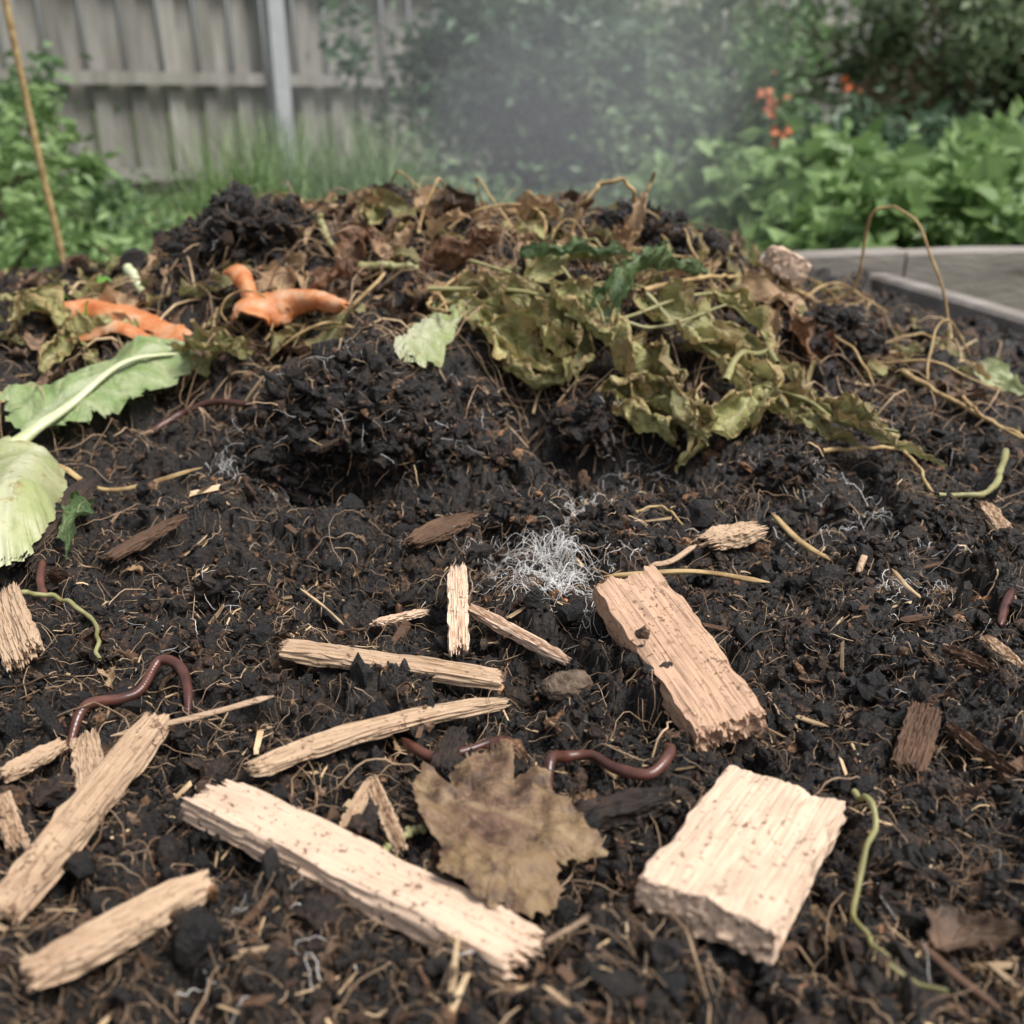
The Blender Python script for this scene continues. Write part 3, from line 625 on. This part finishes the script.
a=Acc();plank(a,(.725,1.874),(1.6,2.049),-.12,.043,.045,3);plank(a,(.725,1.874),(1.6,2.049),-.30,-.124,.045,5);a.obj("bed_board_extension",M_board,False,bed)
# ---------------------------------------------------------------- garden ground
M_gnd=simple_mat("garden_ground",[(.3,(.055,.075,.03)),(.55,(.09,.12,.045)),(.75,(.12,.10,.06))],4,.95,.8,.02)
a=Acc();gx=np.concatenate([-np.geomspace(60,3,30),np.linspace(-2.8,2.8,40),np.geomspace(3,60,30)]);gy=gx+2
X,Y=np.meshgrid(gx,gy);Z=-.30+.02*vn(X*1.5,Y*1.5,seed=3);inb=(np.abs(X)<1.3)&(Y<2)&(Y>-.6);Z=np.where(inb,-.32,Z)
idx=np.arange(X.size).reshape(X.shape);a.add(np.stack([X,Y,Z],-1),np.stack([idx[:-1,:-1],idx[:-1,1:],idx[1:,1:],idx[1:,:-1]],-1).reshape(-1,4));a.obj("ground",M_gnd)
# ---------------------------------------------------------------- fences
def wallmat(name,c1,c2):
    m,nt,b=newmat(name);v=coords(nt,(3,3,.5))
    c=ramp(nt,noise(nt,v,6,4,.6),[(.3,c1),(.7,c2)])
    c=mixc(nt,1.,c,ramp(nt,island(nt),[(0,(.65,.65,.65)),(1,(1.25,1.25,1.25))]),'MULTIPLY')
    nt.links.new(c,b.inputs['Base Color']);b.inputs['Roughness'].default_value=.85;return m
M_fence=wallmat("fence_wood",(.20,.188,.165),(.34,.322,.29));M_fenr=wallmat("red_fence_wood",(.13,.08,.06),(.24,.15,.11))
M_post=simple_mat("concrete_post",[(.3,(.36,.375,.38)),(.7,(.44,.455,.465))],12,.9,0,.003)
def box(acc,c,ex,hx,hy,z0,z1):
    ex=np.array([ex[0],ex[1]]);ey=np.array([-ex[1],ex[0]]);c=np.array(c[:2])
    V=[(*(c+ex*sx*hx+ey*sy*hy),z) for z in (z0,z1) for sx,sy in ((-1,-1),(1,-1),(1,1),(-1,1))]
    acc.add(V,[[3,2,1,0],[4,5,6,7],[0,1,5,4],[1,2,6,5],[2,3,7,6],[3,0,4,7]])
def fence(name,A,B,z0,z1,bw,mat,rails,postd,postmat):
    A=np.array(A,float);B=np.array(B,float);d=B-A;L=np.linalg.norm(d);d/=L;nn=np.array([-d[1],d[0]])
    par=bpy.data.objects.new(name,None);COL.objects.link(par)
    a=Acc();n=int(L/bw)
    for i in range(n):
        c=A+d*(i+.5)*bw+nn*rng.uniform(-.004,.004)+nn*.045*(i%2)
        box(a,c,d,bw*(.42 if i%2==0 else .55),.009,z0+rng.uniform(0,.03),z1+rng.uniform(-.015,.015))
    a.obj("boards",mat,False,par)
    a=Acc()
    for z in rails: box(a,(A+B)/2-nn*.045,d,L/2,.028,z-.04,z+.04)
    a.obj("rails",mat,False,par)
    a=Acc()
    for t in postd: box(a,A+d*t-nn*.10,d,.06,.05,-.35,z1+.05)
    a.obj("posts",postmat,False,par)
dA=np.array([-9.,2.0]);dB=np.array([6.,14.0]);dl=np.linalg.norm(dB-dA)
tp=[(-1.74+9)/15*dl+2.5*k for k in (-3,-2,-1,0,1,2,3)]
fence("wooden_fence",dA,dB,-.3,1.38,.125,M_fence,(.44,-.17,1.1),tp,M_post)
fence("red_wooden_fence",(2.6,8.3),(7.5,5.8),-.3,.62,.14,M_fenr,(.3,-.1),[1,3],M_fenr)
# ---------------------------------------------------------------- foliage
def fol_mat(name,d,l,tr=.35):
    m,nt,b=newmat(name)
    c=ramp(nt,island(nt),[(0,d),(.6,[(x+y)/2 for x,y in zip(d,l)]),(1,l)])
    nt.links.new(c,b.inputs['Base Color']);b.inputs['Roughness'].default_value=.45;b.inputs['Specular IOR Level'].default_value=.4
    translu(nt,b,c,tr);return m
def leaves(acc,C,size,asp=.5,up=.35):
    n=len(C);d=norm(rng.normal(size=(n,3))*[1,1,.6]+[0,0,-.1]);nr=norm(rng.normal(size=(n,3))*[1,1,.6]+[0,-.2,up*2]);s=norm(np.cross(d,nr));nn=np.cross(s,d)
    L=size[:,None]
    V=np.stack([C,C+d*L*.45+s*L*asp*.5+nn*L*.08,C+d*L-nn*L*.1,C+d*L*.45-s*L*asp*.5+nn*L*.08],1);b=(np.arange(n)*4)[:,None]
    acc.add(V,np.concatenate([b+np.array([[0,1,2]]),b+np.array([[0,2,3]])],0))
M_twig=simple_mat("twig_bark",[(.3,(.09,.065,.04)),(.7,(.18,.14,.09))],20,.8,0,.003)
def bush(name,c,rad,nclump,nleaf,ls,mat,ground=-.3,clr=.25,asp=.5):
    c=np.array(c);rad=np.array(rad)
    d=norm(rng.normal(size=(nclump,3)));rr=rng.uniform(.15,1,nclump)**.45
    cc=c+d*rr[:,None]*rad*(1+.25*rng.normal(size=(nclump,1)));cc[:,2]=np.maximum(cc[:,2],ground+.05)
    par=bpy.data.objects.new(name,None);COL.objects.link(par)
    a=Acc();base=np.array([c[0],c[1],ground])
    S=8;tt=np.linspace(0,1,S)
    ro=base+rng.normal(size=(nclump,3))*rad*[.18,.18,0]
    P=ro[:,None]+(cc-ro)[:,None]*np.stack([tt**1.4,tt**1.4,tt**.8],-1)[None];P+=rng.normal(0,.015,P.shape)*tt[None,:,None]
    tubes(a,P,np.linspace(.014,.003,S)[None]*np.ones((nclump,1))*(rad.max()**.5),5);a.obj("branches",M_twig,parent=par)
    k=rng.integers(0,nclump,nleaf);rc=rad.mean()*clr*rng.uniform(.4,1.3,nclump)
    L=cc[k]+rng.normal(size=(nleaf,3))*rc[k][:,None]*[.6,.6,.5]
    L[:,2]=np.maximum(L[:,2],ground+.01)
    a=Acc();leaves(a,L,ls*rng.uniform(.6,1.3,nleaf),asp);a.obj("leaves",mat,False,par);return par
F_dark=fol_mat("foliage_dark",(.07,.12,.07),(.19,.29,.17));F_mid=fol_mat("foliage_mid",(.09,.16,.07),(.25,.37,.17));F_lt=fol_mat("foliage_light",(.15,.25,.08),(.33,.46,.19));F_oliv=fol_mat("foliage_olive",(.10,.15,.075),(.28,.35,.19))
bush("shrub",(-2.35,3.7,.10),(.80,.6,.42),60,5000,.06,F_mid)
bush("shrub",(-1.55,3.1,.0),(.28,.4,.36),36,2400,.055,F_lt)
bush("shrub",(-1.75,3.3,-.12),(.55,.5,.22),50,4500,.05,F_mid)
bush("shrub",(.10,5.6,.45),(.72,.6,.85),110,9000,.075,F_dark)
bush("shrub",(.85,5.3,.05),(.6,.5,.5),80,6000,.08,F_mid)
bush("shrub",(1.0,6.8,.4),(1.0,.7,.55),90,6500,.09,F_oliv)
bush("tree",(2.9,6.4,.80),(1.1,.8,.65),110,8500,.08,F_oliv)
bush("tree",(3.9,6.0,.75),(.9,.7,.7),90,7000,.08,F_mid)
bush("shrub",(1.9,5.2,-.05),(.9,.5,.28),70,6000,.07,F_dark)
bush("vegetable_plants",(1.02,2.9,-.10),(.36,.45,.20),60,3600,.085,F_lt,clr=.22,asp=.75)
bush("vegetable_plants",(1.65,2.95,-.08),(.45,.5,.20),60,4200,.085,F_lt,clr=.22,asp=.75)
bush("vegetable_plants",(1.35,3.6,-.05),(.7,.4,.24),70,5000,.085,F_lt,clr=.22,asp=.75)
bush("weeds",(-.2,4.2,-.2),(1.3,.7,.17),80,7000,.05,F_mid)
bush("weeds",(-1.3,2.6,-.18),(.7,.4,.14),60,5000,.05,F_lt)
a=Acc()
def grass(n,xr,yr,h):
    x=rng.uniform(*xr,n);y=rng.uniform(*yr,n);S=6;t=np.linspace(0,1,S);hh=rng.uniform(*h,n);th=rng.uniform(0,6.28,n);b=rng.uniform(.1,.6,n)*hh
    P=np.stack([x[:,None]+np.cos(th)[:,None]*b[:,None]*t**2,y[:,None]+np.sin(th)[:,None]*b[:,None]*t**2,-.3+hh[:,None]*t*(1-.15*t*b[:,None]/hh[:,None])],-1)
    tubes(a,P,.006*np.linspace(1,.1,S)[None]*np.ones((n,1)),3,.3)
grass(1500,(-1.0,-.35),(3.0,3.8),(.25,.62));grass(4000,(-3,1),(2.2,5.5),(.08,.25));grass(1200,(-.5,.6),(2.1,3.2),(.1,.3))
a.obj("grass",F_lt,False)
fl=simple_mat("orange_petals",[(.3,(.6,.14,.06)),(.7,(.72,.26,.12))],10,.5,0,.001)
a=Acc();C=np.concatenate([np.array([1.12,4.65,.30])+rng.normal(0,.04,(16,3)),np.array([1.18,4.6,.18])+rng.normal(0,.03,(10,3)),np.array([1.45,4.6,.36])+rng.normal(0,.02,(5,3))]);leaves(a,C,np.full(len(C),.045),.8);a.obj("orange_flowers",fl,False)
a=Acc();P=np.array([[-.975,2.2,-.3],[-.985,2.2,0],[-1.0,2.2,.25],[-1.03,2.21,.9]]);P=catm(P,60);tt=np.linspace(0,1,60)
tubes(a,P,.0065*(1+.15*(np.abs(((tt*7)%1)-.5)<.06)),10);a.obj("bamboo_cane",M_stem)
# ---------------------------------------------------------------- steam: soft puffs of thin homogeneous vapour
m=bpy.data.materials.new("steam_vapour");m.use_nodes=True;nt=m.node_tree;nt.nodes.clear()
out_=nt.nodes.new("ShaderNodeOutputMaterial");vs=nt.nodes.new("ShaderNodeVolumeScatter");vs.inputs['Color'].default_value=(.95,.97,1,1);vs.inputs['Density'].default_value=.11
nt.links.new(vs.outputs[0],out_.inputs['Volume'])
stm=bpy.data.objects.new("steam",None);COL.objects.link(stm)
V0,F0=ico(4)
for i,(c,r) in enumerate([((.08,1.72,.24),(.26,.40,.20)),((.16,1.85,.36),(.28,.45,.24)),((.02,1.8,.30),(.46,.5,.34))]):
    d=1+.5*fbm(V0[:,0]*1.3,V0[:,1]*1.3,V0[:,2]*1.3+i*7,i,3)
    a=Acc();a.add(V0*d[:,None]*np.array(r)+np.array(c),F0);a.obj("puff_%d"%i,m,parent=stm)
# ---------------------------------------------------------------- light
w=bpy.data.worlds.new("World");SC.world=w;w.use_nodes=True;nt=w.node_tree;bg=nt.nodes["Background"]
sk=nt.nodes.new("ShaderNodeTexSky");sk.sky_type='NISHITA';sk.sun_disc=False
EL,AZ=math.radians(60),math.radians(108)
sk.sun_elevation=EL;sk.sun_rotation=AZ;sk.air_density=1.;sk.dust_density=4.;sk.ozone_density=1.
hs=nt.nodes.new("ShaderNodeHueSaturation");hs.inputs['Saturation'].default_value=.45;nt.links.new(sk.outputs[0],hs.inputs['Color']);nt.links.new(hs.outputs[0],bg.inputs[0]);bg.inputs[1].default_value=.15
sd=bpy.data.lights.new("sun",'SUN');sd.energy=3.9;sd.angle=math.radians(22);sd.color=(1,.98,.95)
so=bpy.data.objects.new("sun",sd);COL.objects.link(so)
dirv=Vector((math.sin(AZ)*math.cos(EL),math.cos(AZ)*math.cos(EL),math.sin(EL)));so.rotation_euler=dirv.to_track_quat('Z','Y').to_euler()
# ---------------------------------------------------------------- camera
cam=bpy.data.cameras.new("camera");co=bpy.data.objects.new("camera",cam);COL.objects.link(co);SC.camera=co
co.location=(0,0,.30);co.rotation_euler=(math.radians(90-22.7),0,0)
cam.sensor_width=36;cam.lens=36*F/1024;cam.clip_start=.01;cam.clip_end=500
cam.dof.use_dof=True;cam.dof.focus_distance=.58;cam.dof.aperture_fstop=7.2
SC.view_settings.view_transform='Standard';SC.view_settings.look='None';SC.view_settings.exposure=0
